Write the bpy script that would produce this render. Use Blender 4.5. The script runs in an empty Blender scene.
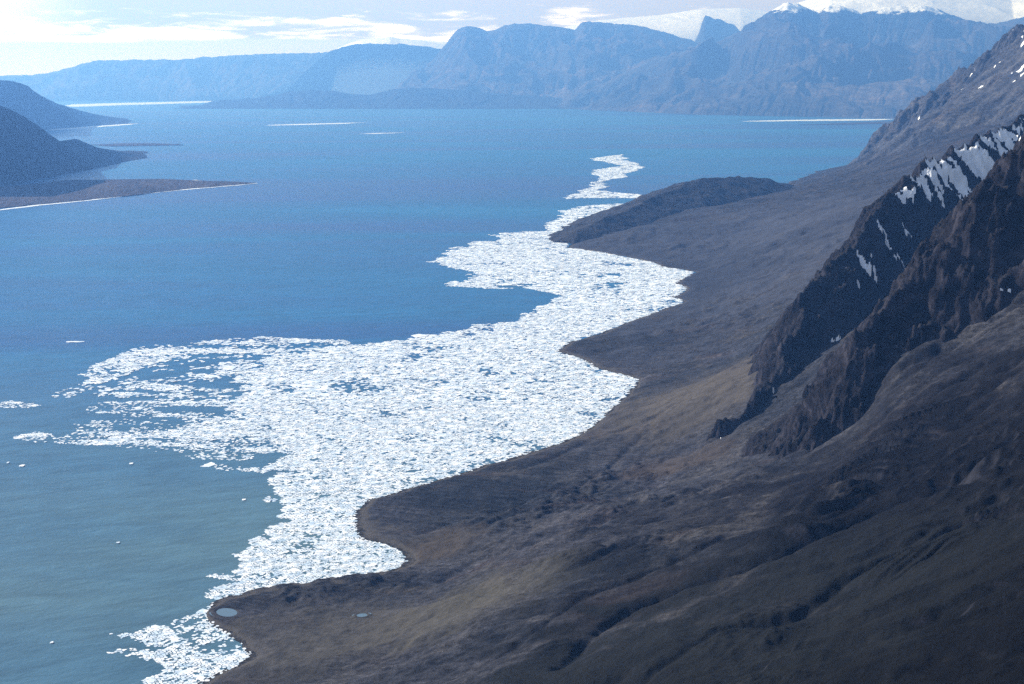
import bpy, math
import numpy as np
rng = np.random.default_rng(7)
scene = bpy.context.scene
COL = scene.collection
# ------------------------------------------------------------------ camera geometry
CW, CH, FPX, HCAM, YH = 1024, 684, 1422.2, 800.0, 80.0
PITCH = math.atan((CH/2 - YH)/FPX)
CP, SP = math.cos(PITCH), math.sin(PITCH)

def ray(px, py):
    px = np.asarray(px, float); py = np.asarray(py, float)
    dx = (px - CW/2)/FPX; dy = (CH/2 - py)/FPX
    return dx, CP + dy*SP, -SP + dy*CP

def at_y(px, py, Y):                       # point on the sight line at forward distance Y
    dx, dy, dz = ray(px, py); k = np.asarray(Y, float)/dy
    return dx*k, dy*k, HCAM + dz*k

def at_z(px, py, z=0.0):                   # point on the sight line at height z
    dx, dy, dz = ray(px, py); k = (np.asarray(z, float) - HCAM)/dz
    return dx*k, dy*k

# ------------------------------------------------------------------ noise
_P = rng.permutation(4096).astype(np.int64)
_A = rng.uniform(0, 2*np.pi, 4096); _GX, _GY = np.cos(_A), np.sin(_A)

def perlin(x, y, seed=0):
    x0 = np.floor(x); y0 = np.floor(y); fx = x - x0; fy = y - y0
    xi = x0.astype(np.int64); yi = y0.astype(np.int64)
    def g(ix, iy, ax, ay):
        h = _P[(_P[(ix + seed*131) & 4095] + iy) & 4095]
        return _GX[h]*ax + _GY[h]*ay
    u = fx*fx*fx*(fx*(fx*6-15)+10); v = fy*fy*fy*(fy*(fy*6-15)+10)
    a = g(xi, yi, fx, fy); b = g(xi+1, yi, fx-1, fy); c = g(xi, yi+1, fx, fy-1); d = g(xi+1, yi+1, fx-1, fy-1)
    return ((a*(1-u)+b*u)*(1-v) + (c*(1-u)+d*u)*v)*1.5

def fbm(x, y, wl, octv=5, gain=.5, seed=0):
    s = np.zeros_like(x); a = 1.0; f = 1.0/wl
    for i in range(octv):
        s += a*perlin(x*f, y*f, seed+i*7); a *= gain; f *= 2.03
    return s

def ridged(x, y, wl, octv=5, gain=.5, seed=0):
    s = np.zeros_like(x); a = 1.0; f = 1.0/wl; w = 1.0
    for i in range(octv):
        n = 1 - np.abs(perlin(x*f, y*f, seed+i*11)); n = n*n*w; s += a*n
        w = np.clip(n*1.6, 0, 1); a *= gain; f *= 2.1
    return s - .9

def sstep(a, b, x):
    t = np.clip((x-a)/(b-a), 0, 1); return t*t*(3-2*t)

# ------------------------------------------------------------------ polylines
def dense(pts, n):
    pts = np.asarray(pts, float); d = np.r_[0, np.cumsum(np.hypot(*np.diff(pts[:, :2], axis=0).T))]
    t = np.linspace(0, d[-1], n)
    return np.stack([np.interp(t, d, pts[:, i]) for i in range(pts.shape[1])], 1)

def near_poly(x, y, P):
    """distance, side sign, arc length, interpolated z (3rd col) of the nearest point on polyline P"""
    best = np.full(x.shape, 1e18); sgn = np.ones(x.shape); arc = np.zeros(x.shape); zz = np.zeros(x.shape); L = 0.0
    for i in range(len(P)-1):
        ax, ay = P[i, 0], P[i, 1]; bx, by = P[i+1, 0]-ax, P[i+1, 1]-ay; l2 = bx*bx+by*by
        px = x-ax; py = y-ay; t = np.clip((px*bx+py*by)/l2, 0, 1)
        ex = px-t*bx; ey = py-t*by; d = ex*ex+ey*ey; m = d < best
        best = np.where(m, d, best); sgn = np.where(m, np.sign(bx*py-by*px), sgn)
        arc = np.where(m, L+t*math.sqrt(l2), arc)
        if P.shape[1] > 2: zz = np.where(m, P[i, 2]+t*(P[i+1, 2]-P[i, 2]), zz)
        L += math.sqrt(l2)
    return np.sqrt(best), sgn, arc, zz

def inside(x, y, P):
    r = np.zeros(x.shape, bool); n = len(P); j = n-1
    for i in range(n):
        xi, yi, xj, yj = P[i, 0], P[i, 1], P[j, 0], P[j, 1]
        if yi != yj:
            r ^= ((yi > y) != (yj > y)) & (x < (xj-xi)*(y-yi)/(yj-yi)+xi)
        j = i
    return r

def zpoly(px):
    a = np.array(px, float); x, y = at_z(a[:, 0], a[:, 1]); return np.stack([x, y], 1)

# ------------------------------------------------------------------ running water carves gullies (stream power law)
def erode(Z, X, Y, K, iters, m=.45, base=None, area=None, diff=.0):
    nr, nc = Z.shape; n = nr*nc; idx = np.arange(n).reshape(nr, nc)
    fixed = np.zeros((nr, nc), bool); fixed[[0, -1]] = True; fixed[:, [0, -1]] = True
    if base is not None: fixed |= base
    Z = Z.copy()
    if area is None:
        area = np.abs(np.gradient(X, axis=1)*np.gradient(Y, axis=0)-np.gradient(X, axis=0)*np.gradient(Y, axis=1))
    nb = [(a, b) for a in (-1, 0, 1) for b in (-1, 0, 1) if a or b]
    Zp = Z
    D = []
    for a, b in nb:
        D.append(np.hypot(X-np.roll(X, (a, b), (0, 1)), Y-np.roll(Y, (a, b), (0, 1)))+1e-6)
    for it in range(iters):
        best = np.zeros((nr, nc)); rec = idx.copy(); dist = np.ones((nr, nc))
        for (a, b), d in zip(nb, D):
            sl = (Z-np.roll(Z, (a, b), (0, 1)))/d*(1+.12*np.sin(idx*12.9898+it*3.1+a*5+b*9)); q = (sl > best) & ~fixed
            best = np.where(q, sl, best); rec = np.where(q, np.roll(idx, (a, b), (0, 1)), rec); dist = np.where(q, d, dist)
        order = np.argsort(-Z.ravel(), kind='stable').tolist(); r = rec.ravel().tolist(); A = area.ravel().tolist()
        for i in order:
            j = r[i]
            if j != i: A[j] += A[i]
        F = (K*np.array(A)**m/dist.ravel()).tolist(); h = Z.ravel().tolist()
        for i in reversed(order):
            j = r[i]
            if j != i:
                f = F[i]; v = (h[i]+f*h[j])/(1+f)
                if v < h[i]: h[i] = v
        Z = np.array(h).reshape(nr, nc)
        if diff:
            L = (np.roll(Z, 1, 0)+np.roll(Z, -1, 0)+np.roll(Z, 1, 1)+np.roll(Z, -1, 1))*.25-Z
            Z = np.where(fixed, Z, Z+diff*L)
    return Z

class Sampler:
    def __init__(s, x0, y0, c, A): s.x0, s.y0, s.c, s.A = x0, y0, c, A
    def __call__(s, x, y):
        fx = np.clip((x-s.x0)/s.c, 0, s.A.shape[1]-1.001); fy = np.clip((y-s.y0)/s.c, 0, s.A.shape[0]-1.001)
        i = fx.astype(int); j = fy.astype(int); u = fx-i; v = fy-j; A = s.A
        r = (A[j, i]*(1-u)+A[j, i+1]*u)*(1-v)+(A[j+1, i]*(1-u)+A[j+1, i+1]*u)*v
        # fade to nothing at the border of the carved area
        e = np.minimum(np.minimum(x-s.x0, s.x0+s.c*(s.A.shape[1]-1)-x), np.minimum(y-s.y0, s.y0+s.c*(s.A.shape[0]-1)-y))
        return r*sstep(0, 40*s.c, e)

# ------------------------------------------------------------------ object helpers
def tag(o, label=None, cat=None, group=None, kind=None):
    if label: o['label'] = label
    if cat: o['category'] = cat
    if group: o['group'] = group
    if kind: o['kind'] = kind
    return o

def mesh_np(name, V, F, mat, parent=None, smooth=True, sizes=None):
    """V (n,3); F (m,4) or flat loop list with face sizes"""
    me = bpy.data.meshes.new(name)
    V = np.ascontiguousarray(V, np.float32)
    if sizes is None:
        F = np.asarray(F); sizes = np.full(len(F), F.shape[1], np.int32); loops = F.ravel()
    else: loops = np.asarray(F)
    me.vertices.add(len(V)); me.vertices.foreach_set('co', V.ravel())
    me.loops.add(len(loops)); me.loops.foreach_set('vertex_index', loops.astype(np.int32))
    me.polygons.add(len(sizes))
    starts = np.r_[0, np.cumsum(sizes)[:-1]].astype(np.int32)
    me.polygons.foreach_set('loop_start', starts); me.polygons.foreach_set('loop_total', np.asarray(sizes, np.int32))
    me.polygons.foreach_set('use_smooth', np.full(len(sizes), smooth))
    me.update(calc_edges=True); me.validate()
    me.materials.append(mat)
    o = bpy.data.objects.new(name, me); COL.objects.link(o)
    if parent: o.parent = parent
    return o

def grid_faces(nr, nc, keep=None):
    i = np.arange(nr*nc).reshape(nr, nc)
    q = np.stack([i[:-1, :-1], i[:-1, 1:], i[1:, 1:], i[1:, :-1]], -1).reshape(-1, 4)
    if keep is not None:
        k = keep.ravel(); q = q[k[q].any(1)]
    return q

def compact(V, F):
    u, inv = np.unique(F, return_inverse=True)
    return V[u], inv.reshape(F.shape)

# ------------------------------------------------------------------ materials
class NT:
    def __init__(s, name):
        s.m = bpy.data.materials.new(name); s.m.use_nodes = True; s.t = s.m.node_tree; s.n = s.t.nodes
        s.n.clear(); s.out = s.n.new('ShaderNodeOutputMaterial')
        s.b = s.n.new('ShaderNodeBsdfPrincipled'); s.t.links.new(s.b.outputs[0], s.out.inputs[0])
    def l(s, a, b): s.t.links.new(a, b)
    def new(s, t, **k):
        n = s.n.new(t)
        for a, v in k.items(): setattr(n, a, v)
        return n
    def pos(s, scale=(1, 1, 1), rot=0):
        g = s.new('ShaderNodeNewGeometry'); m = s.new('ShaderNodeMapping'); m.vector_type = 'TEXTURE'       # turn first, then stretch
        m.inputs['Scale'].default_value = tuple(1/v for v in scale); m.inputs['Rotation'].default_value = (0, 0, rot)
        s.l(g.outputs['Position'], m.inputs[0]); return m.outputs[0]
    def noise(s, vec, sc, det=5, rough=.55, dist=0.0, kind='FBM'):
        n = s.new('ShaderNodeTexNoise'); n.noise_type = kind
        n.inputs['Scale'].default_value = sc; n.inputs['Detail'].default_value = det
        n.inputs['Roughness'].default_value = rough; n.inputs['Distortion'].default_value = dist
        s.l(vec, n.inputs['Vector']); return n.outputs[0]
    def ramp(s, fac, stops):
        r = s.new('ShaderNodeValToRGB'); e = r.color_ramp.elements
        while len(e) < len(stops): e.new(.5)
        for k, (p, c) in zip(e, stops):
            k.position = p; k.color = (c, c, c, 1) if isinstance(c, (int, float)) else (*c, 1)
        s.l(fac, r.inputs[0]); return r.outputs[0]
    def mix(s, fac, a, b, mode='MIX'):
        n = s.new('ShaderNodeMix', data_type='RGBA', blend_type=mode)
        for sock, v in ((n.inputs[0], fac), (n.inputs[6], a), (n.inputs[7], b)):
            if hasattr(v, 'is_linked'): s.l(v, sock)
            elif isinstance(v, (int, float)): sock.default_value = v
            else: sock.default_value = (*v, 1)
        return n.outputs[2]
    def math(s, op, a, b=0.0, c=None):
        n = s.new('ShaderNodeMath', operation=op)
        for i, v in enumerate((a, b) if c is None else (a, b, c)):
            if hasattr(v, 'is_linked'): s.l(v, n.inputs[i])
            else: n.inputs[i].default_value = v
        return n.outputs[0]
    def maprange(s, v, a, b, c=0.0, d=1.0):
        n = s.new('ShaderNodeMapRange', interpolation_type='SMOOTHSTEP')
        n.inputs[1].default_value = a; n.inputs[2].default_value = b; n.inputs[3].default_value = c; n.inputs[4].default_value = d
        s.l(v, n.inputs[0]); return n.outputs[0]
    def bump(s, h, strength, dist, prev=None):
        n = s.new('ShaderNodeBump'); n.inputs['Strength'].default_value = strength; n.inputs['Distance'].default_value = dist
        s.l(h, n.inputs['Height'])
        if prev: s.l(prev, n.inputs['Normal'])
        return n.outputs[0]

def land_material(name, dark, mid, tan, red, rock, wl=1.0, rot=0.0, snow=None, bumpd=1.0, beach=False, strata=False, tilt=(.5, .8), zones=()):
    t = NT(name)
    p = t.pos(); ps = t.pos((1.0, .13, 1.0), rot)
    big = t.noise(p, .0021/wl, 6, .55, .6); streak = t.noise(ps, .02/wl, 6, .6, .5)
    patch = t.noise(p, .0055/wl, 7, .62, 1.0); fine = t.noise(p, .09/wl, 8, .65); grit = t.noise(ps, .11/wl, 6, .7)
    c = t.mix(t.ramp(big, [(.36, 0), (.62, 1)]), dark, mid)
    c = t.mix(t.math('MULTIPLY', t.ramp(patch, [(.48, 0), (.70, 1)]), .55), c, tan)
    red_n = t.noise(t.pos((1, .35, 1), rot+.3), .0085/wl, 6, .6, .8)
    c = t.mix(t.math('MULTIPLY', t.ramp(red_n, [(.55, 0), (.68, 1)]), .8), c, red)
    c = t.mix(1.0, c, t.ramp(streak, [(.3, .72), (.7, 1.28)]), 'MULTIPLY')
    c = t.mix(1.0, c, t.ramp(fine, [(.3, .55), (.7, 1.5)]), 'MULTIPLY'); c = t.mix(1.0, c, t.ramp(t.noise(p, .5/wl, 7, .8), [(.36, .5), (.5, 1.0), (.66, 1.9)]), 'MULTIPLY')
    thin = t.noise(t.pos((1.0, .07, 1.0), rot), .13/wl, 6, .7, .3)
    c = t.mix(1.0, c, t.ramp(thin, [(.34, .55), (.66, 1.5)]), 'MULTIPLY')
    c = t.mix(1.0, c, t.ramp(grit, [(.3, .8), (.7, 1.2)]), 'MULTIPLY')
    g = t.new('ShaderNodeNewGeometry'); sx = t.new('ShaderNodeSeparateXYZ'); t.l(g.outputs['Normal'], sx.inputs[0])
    steep = t.math('ADD', sx.outputs[2], t.math('MULTIPLY', t.math('SUBTRACT', fine, .5), .35))
    for (qx, qy, qr, qc, qs) in zones:      # local ground colours, some with shade or distance haze painted in
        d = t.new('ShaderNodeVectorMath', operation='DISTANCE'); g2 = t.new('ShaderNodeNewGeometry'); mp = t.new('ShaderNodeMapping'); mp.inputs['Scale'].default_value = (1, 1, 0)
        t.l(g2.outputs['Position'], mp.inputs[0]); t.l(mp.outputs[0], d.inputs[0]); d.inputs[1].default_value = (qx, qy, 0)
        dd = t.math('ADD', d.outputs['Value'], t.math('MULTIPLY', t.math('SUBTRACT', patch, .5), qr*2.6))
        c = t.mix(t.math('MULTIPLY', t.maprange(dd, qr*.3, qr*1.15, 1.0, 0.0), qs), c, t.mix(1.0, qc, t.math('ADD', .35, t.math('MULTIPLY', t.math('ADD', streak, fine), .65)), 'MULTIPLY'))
    rc = t.mix(1.0, rock, t.ramp(t.noise(p, .03/wl, 8, .74, .4), [(.3, .35), (.7, 2.0)]), 'MULTIPLY')
    if strata:
        gs = t.new('ShaderNodeNewGeometry'); ms = t.new('ShaderNodeMapping'); ms.vector_type = 'TEXTURE'; ms.inputs['Rotation'].default_value = (math.radians(24), math.radians(-32), .4)
        ms.inputs['Scale'].default_value = (1/.006, 1/.006, 1/.07); t.l(gs.outputs['Position'], ms.inputs[0])
        sn = t.noise(ms.outputs[0], 1.0/wl, 6, .68, .35); rc = t.mix(1.0, rc, t.ramp(sn, [(.36, .4), (.5, .95), (.64, 2.1)]), 'MULTIPLY')
    c = t.mix(t.maprange(steep, tilt[0], tilt[1], 1.0, 0.0), c, rc)
    if beach:                       # washed gravel above the waterline
        sp = t.new('ShaderNodeSeparateXYZ'); t.l(g.outputs['Position'], sp.inputs[0])
        zb = t.math('ADD', sp.outputs[2], t.math('MULTIPLY', t.math('SUBTRACT', fine, .5), 3.0))
        c = t.mix(t.math('MULTIPLY', t.maprange(zb, 1.2, 3.4, 1.0, 0.0), .8), c, (.085, .078, .074)); c = t.mix(t.maprange(zb, .2, .9, 1.0, 0.0), c, (.02, .021, .024))
    if snow:
        sp = t.new('ShaderNodeSeparateXYZ'); t.l(g.outputs['Position'], sp.inputs[0])
        s = t.math('ADD', sp.outputs[2], t.math('MULTIPLY', t.math('SUBTRACT', t.noise(p, snow[2], 6, .6), .5), snow[1]))
        s = t.math('ADD', s, t.math('MULTIPLY', sx.outputs[2], snow[3]))
        c = t.mix(t.maprange(s, snow[0], snow[0]+snow[4]), c, (.78, .81, .86))
    t.l(c, t.b.inputs['Base Color']); t.b.inputs['Roughness'].default_value = .95
    t.b.inputs['Specular IOR Level'].default_value = .02
    stone = t.noise(p, .5/wl, 6, .78)
    b = t.bump(fine, .8, 3.4*wl*bumpd); b = t.bump(streak, .4, 4.0*wl*bumpd, b)
    b = t.bump(grit, .5, 1.6*wl*bumpd, b); b = t.bump(stone, .9, 1.6*wl*bumpd, b)
    t.l(b, t.b.inputs['Normal']); return t.m

ROT = 1.124     # streak direction of the near slope
M_ROCK = land_material('ridge_rock', (.014, .014, .018), (.028, .027, .031), (.050, .045, .042), (.036, .030, .029), (.015, .014, .018), .8, .72, tilt=(.62, .86), strata=True, bumpd=1.6)
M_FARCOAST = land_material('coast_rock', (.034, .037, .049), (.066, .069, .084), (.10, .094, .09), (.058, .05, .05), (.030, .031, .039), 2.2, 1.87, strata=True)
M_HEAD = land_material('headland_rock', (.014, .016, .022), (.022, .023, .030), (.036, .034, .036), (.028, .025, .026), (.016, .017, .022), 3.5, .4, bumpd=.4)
M_SPIT = land_material('gravel', (.040, .035, .040), (.060, .050, .052), (.085, .072, .066), (.06, .048, .045), (.045, .04, .044), 3.0, .2)
M_FAR = land_material('far_rock', (.030, .029, .033), (.060, .052, .050), (.13, .098, .085), (.09, .064, .056), (.036, .034, .038), 14.0, .5, bumpd=.5)
M_FARSNOW = land_material('far_snowy_rock', (.026, .026, .031), (.050, .046, .046), (.10, .082, .074), (.08, .06, .053), (.032, .031, .036), 14.0, .5, bumpd=.5, snow=(3430, 760, .0019, 800, 60))

def snow_material():
    t = NT('snow'); p = t.pos()
    n = t.noise(p, .004, 6, .6); c = t.mix(n, (.82, .84, .87), (.90, .91, .93))
    t.l(c, t.b.inputs['Base Color']); t.b.inputs['Roughness'].default_value = .7
    t.l(t.bump(t.noise(p, .05, 6, .6), .4, 2.0), t.b.inputs['Normal']); return t.m
M_SNOW = snow_material()

def ice_material():
    t = NT('sea_ice'); p = t.pos()
    n = t.noise(p, .045, 5, .65); m = t.noise(p, .011, 5, .6)
    c = t.mix(t.ramp(n, [(.36, 0), (.56, 1)]), (.42, .55, .67), (.88, .89, .90))
    c = t.mix(t.ramp(m, [(.3, .35), (.5, 0)]), c, (.50, .60, .70))
    g = t.new('ShaderNodeNewGeometry')
    c = t.mix(t.ramp(g.outputs['Random Per Island'], [(.72, 0), (.99, .85)]), c, (.36, .46, .56))
    t.l(c, t.b.inputs['Base Color']); t.b.inputs['Roughness'].default_value = .55
    t.l(t.bump(t.noise(p, .22, 5, .6), .6, .9), t.b.inputs['Normal']); return t.m
M_ICE = ice_material()

def water_material():
    t = NT('fjord_water'); p = t.pos()
    band = t.noise(t.pos((.00011, .00052, 1), .12), 1.0, 5, .55, .6)
    band2 = t.noise(t.pos((.0006, .0022, 1), -.05), 1.0, 4, .5, .4)
    g = t.new('ShaderNodeNewGeometry'); sp = t.new('ShaderNodeSeparateXYZ'); t.l(g.outputs['Position'], sp.inputs[0])
    silt = t.math('ADD', t.maprange(sp.outputs[1], 5200, 1700), t.math('MULTIPLY', t.math('SUBTRACT', band, .5), .7))
    c = t.mix(t.ramp(band, [(.38, 0), (.6, 1)]), (.005, .054, .185), (.016, .13, .275))  # dark bands: water tone plus cloud shadow painted into the colour
    c = t.mix(t.math('MULTIPLY', t.ramp(silt, [(.15, 0), (.95, 1)]), .9), c, (.075, .138, .165))
    c = t.mix(t.math('MULTIPLY', t.ramp(band2, [(.4, 0), (.62, 1)]), .35), c, (.008, .078, .18))
    rip = t.noise(t.pos((1, 2.6, 1), .35), .0085, 6, .68, .5)
    c = t.mix(1.0, c, t.ramp(rip, [(.32, .80), (.68, 1.22)]), 'MULTIPLY')
    t.l(c, t.b.inputs['Base Color'])
    t.l(t.maprange(band, .35, .65, .32, .42), t.b.inputs['Roughness']); t.b.inputs['IOR'].default_value = 1.333; t.b.inputs['Specular IOR Level'].default_value = .21
    b = t.bump(t.noise(t.pos((1, 1.7, 1), .5), .035, 5, .65), .9, 1.6)
    t.l(b, t.b.inputs['Normal']); return t.m
M_WATER = water_material()

def pond_material():
    t = NT('pond_water'); t.b.inputs['Base Color'].default_value = (.10, .15, .19, 1)
    t.b.inputs['Roughness'].default_value = .12; t.b.inputs['IOR'].default_value = 1.333; return t.m
M_POND = pond_material()

# ------------------------------------------------------------------ sea
V = np.array([[-60000, -3000, 0], [60000, -3000, 0], [60000, 64000, 0], [-60000, 64000, 0]], float)
gx = np.linspace(-60000, 60000, 25); gy = np.linspace(-3000, 64000, 15)
GX, GY = np.meshgrid(gx, gy)
tag(mesh_np('sea', np.stack([GX, GY, GX*0], -1).reshape(-1, 3), grid_faces(15, 25), M_WATER),
    'blue fjord water with wind streaks around the drifting ice', 'sea', kind='structure')

# ------------------------------------------------------------------ near coast: shoreline and slope field
SHORE_PX = [(120, 760), (200, 684), (228, 668), (250, 655), (236, 641), (217, 628), (210, 616), (209, 606), (222, 598), (258, 590), (300, 584),
            (350, 577), (392, 569), (405, 562), (398, 552), (383, 545), (360, 540), (354, 530), (353, 520), (353, 511), (370, 499), (400, 491), (440, 480),
            (480, 467), (520, 455), (556, 444), (583, 433), (604, 416), (622, 398), (637, 379), (618, 374), (596, 369), (585, 360), (556, 351),
            (566, 343), (590, 336), (620, 325), (650, 314), (682, 302), (674, 297), (686, 288), (676, 284), (693, 272), (668, 268), (650, 262), (622, 257), (600, 252), (566, 248),
            (566, 243), (580, 236), (600, 226), (625, 214), (645, 205), (665, 200), (690, 190), (720, 186), (760, 187), (790, 183), (815, 172), (840, 166), (858, 163), (876, 153), (893, 147), (930, 139), (980, 130)]
_s = zpoly(SHORE_PX); SHORE = np.vstack([_s, [[16000, 24000]]])
LANDP = np.vstack([[[200, -2500], [-330, 700]], SHORE, [[40000, 24000], [40000, -2500]]])

def rb_y(pts):   # (px,py,Y)
    a = np.array(pts, float); return np.stack(at_y(a[:, 0], a[:, 1], a[:, 2]), 1)
CTRL = rb_y([(350, 684, 1690), (512, 684, 1460), (700, 684, 1255), (860, 684, 1120), (1024, 684, 1000),
             (320, 600, 2120), (450, 600, 1950), (600, 600, 1700), (760, 600, 1480), (900, 600, 1300), (1024, 600, 1150),
             (450, 520, 2450), (560, 520, 2250), (680, 520, 2000), (800, 520, 1750), (900, 520, 1550), (1024, 520, 1350),
             (650, 440, 3000), (740, 440, 2720), (830, 440, 2290), (920, 440, 1960), (1024, 440, 1640), (930, 390, 2150), (1024, 390, 1870), (870, 400, 2330), (890, 362, 2350), (960, 332, 2340), (1024, 345, 2070), (1024, 300, 2300), (1024, 270, 2380),
             (700, 400, 3150), (700, 340, 4150), (760, 340, 3800), (740, 290, 5000), (800, 280, 4700), (830, 255, 5000),
             (630, 235, 7000), (720, 240, 6600), (780, 235, 6000), (830, 225, 5750), (870, 205, 6100), (750, 205, 8000), (820, 190, 7900), (870, 180, 7900),
             (840, 170, 11000), (880, 160, 12500)])
CTRL = np.vstack([CTRL, [[500, 700, 420], [200, 500, 330], [900, 1000, 620], [1000, 2350, 520], [1500, 2600, 700], [1500, 3500, 420], [2200, 4200, 500], [2600, 6000, 560],
                         [3800, 8000, 650], [5200, 11000, 600], [6500, 15000, 500], [-150, 700, 150]]])
sh0 = dense(SHORE[1:-1], 70); CTRL = np.vstack([CTRL, np.c_[sh0, np.full(len(sh0), 4.0)]])
def uw(x, y): return np.stack([x/y*6.0, np.log(y)*3.0], -1)
_c = uw(CTRL[:, 0], CTRL[:, 1])
def phi(d2): return .5*d2*np.log(d2+1e-9)
_D = ((_c[:, None]-_c[None])**2).sum(-1); _n = len(_c)
_K = np.zeros((_n+3, _n+3)); _K[:_n, :_n] = phi(_D)+np.eye(_n)*1e-3*4; _K[:_n, _n] = 1; _K[:_n, _n+1:] = _c; _K[_n:, :_n] = _K[:_n, _n:].T
_w = np.linalg.solve(_K, np.r_[np.log(CTRL[:, 2]+40), 0, 0, 0])
def rbf(x, y):
    sh = x.shape; q = uw(x.ravel(), y.ravel()); r = np.empty(len(q))
    for i in range(0, len(q), 20000):
        b = q[i:i+20000]; r[i:i+20000] = phi(((b[:, None]-_c[None])**2).sum(-1)) @ _w[:_n] + _w[_n] + b @ _w[_n+1:]
    return (np.exp(np.clip(r, 0, 7.5))-40).reshape(sh)

def shore_sd(x, y):
    d, _, _, _ = near_poly(x, y, SHORE); return np.where(inside(x, y, LANDP), d, -d)

def base_z(x, y, sd=None, rb=None):
    sd = shore_sd(x, y) if sd is None else sd
    rb = rbf(x, y) if rb is None else rb
    lim = 1.5+sd*.30+sd*sd*.0004
    z = np.minimum(np.maximum(rb, 3+.02*sd), lim)
    return np.where(sd > 0, z*sstep(0, 40, sd), np.maximum(sd*.25, -40))

def px_land(pts, n=None):      # pixel polyline onto the slope
    a = np.array(pts, float)
    if n: a = dense(a, n)
    lo = np.full(len(a), 700.0); hi = np.full(len(a), 16000.0)
    g = np.geomspace(700, 16000, 260)
    X = np.stack([np.stack(at_y(a[:, 0], a[:, 1], v)) for v in g], 0)   # (260,3,n)
    zz = base_z(X[:, 0], X[:, 1]); hit = X[:, 2] <= zz
    k = np.argmax(hit, 0); k = np.where(hit.any(0), k, 259)
    idx = np.arange(len(a)); return np.stack([X[k, 0, idx], X[k, 1, idx], zz[k, idx]], 1)

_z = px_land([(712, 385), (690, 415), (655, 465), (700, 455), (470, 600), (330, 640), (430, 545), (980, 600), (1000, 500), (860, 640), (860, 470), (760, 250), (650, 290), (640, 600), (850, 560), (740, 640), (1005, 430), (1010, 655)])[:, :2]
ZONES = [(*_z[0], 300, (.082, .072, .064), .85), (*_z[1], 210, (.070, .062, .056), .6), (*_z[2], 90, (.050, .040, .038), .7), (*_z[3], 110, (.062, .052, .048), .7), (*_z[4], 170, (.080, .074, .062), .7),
         (*_z[5], 200, (.078, .072, .064), .7), (*_z[6], 110, (.070, .057, .047), .7), (*_z[7], 480, (.008, .009, .010), .97), (*_z[8], 480, (.008, .008, .011), .96), (*_z[9], 360, (.010, .012, .011), .9), (*_z[10], 420, (.010, .010, .014), .9),  # near-black entries: shade painted into the lower right slope's colour
         (*_z[11], 2100, (.052, .056, .075), .92), (*_z[12], 900, (.030, .033, .046), .8), (*_z[13], 120, (.034, .023, .021), .6), (*_z[14], 450, (.010, .011, .013), .85), (*_z[16], 420, (.006, .006, .008), .96), (*_z[17], 380, (.005, .005, .006), .97), (*_z[15], 340, (.014, .015, .016), .8)]  # bluish entries paint in distance haze, near-black ones shade
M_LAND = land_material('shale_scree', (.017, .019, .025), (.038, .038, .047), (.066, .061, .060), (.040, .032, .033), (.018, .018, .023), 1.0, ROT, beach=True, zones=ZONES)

CH1 = px_land([(560, 669), (587, 642), (631, 609), (689, 589), (780, 555), (803, 542), (871, 511), (943, 480), (1024, 428)])
CH2 = px_land([(529, 530), (573, 510), (618, 498), (653, 487), (680, 466)])
CH3 = px_land([(819, 640), (871, 606), (922, 573), (969, 545), (1024, 513)])
CH4 = px_land([(430, 585), (470, 560), (520, 545), (600, 520), (690, 500), (800, 440)])
P0 = px_land([(798, 534), (826, 510), (856, 478), (888, 446), (925, 420)])
P1 = px_land([(905, 560), (940, 540), (985, 520), (1024, 500)])
CH5 = px_land([(470, 672), (530, 640), (580, 600), (640, 575), (720, 540)]); CH6 = px_land([(640, 684), (720, 640), (800, 610), (860, 570), (930, 530)])
CH7 = px_land([(520, 470), (600, 440), (680, 405), (730, 392)]); CH8 = px_land([(420, 530), (500, 505), (580, 485), (640, 440)])
CHANNELS = [(CH1, 8, 8), (CH5, 5, 7), (CH6, 5, 7), (CH7, 4, 8), (CH8, 4, 8), (CH1, 9, 30), (CH2, -12, 30), (CH3, -14, 30), (CH4, 9, 22)]
MOUNDS = [(px_land([(500, 515), (560, 492), (610, 478), (660, 470)]), 70, 14), (px_land([(560, 560), (600, 552), (650, 548)]), 60, 10),
          (px_land([(300, 600), (350, 585), (400, 582)]), 70, 9)]
POND_C = np.array(px_land([(227, 618), (362, 616)]))
POND_C[0, 2] = 5.0; POND_R = [(17.5, 24.0, .7), (10, 9.0, .3)]

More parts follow.
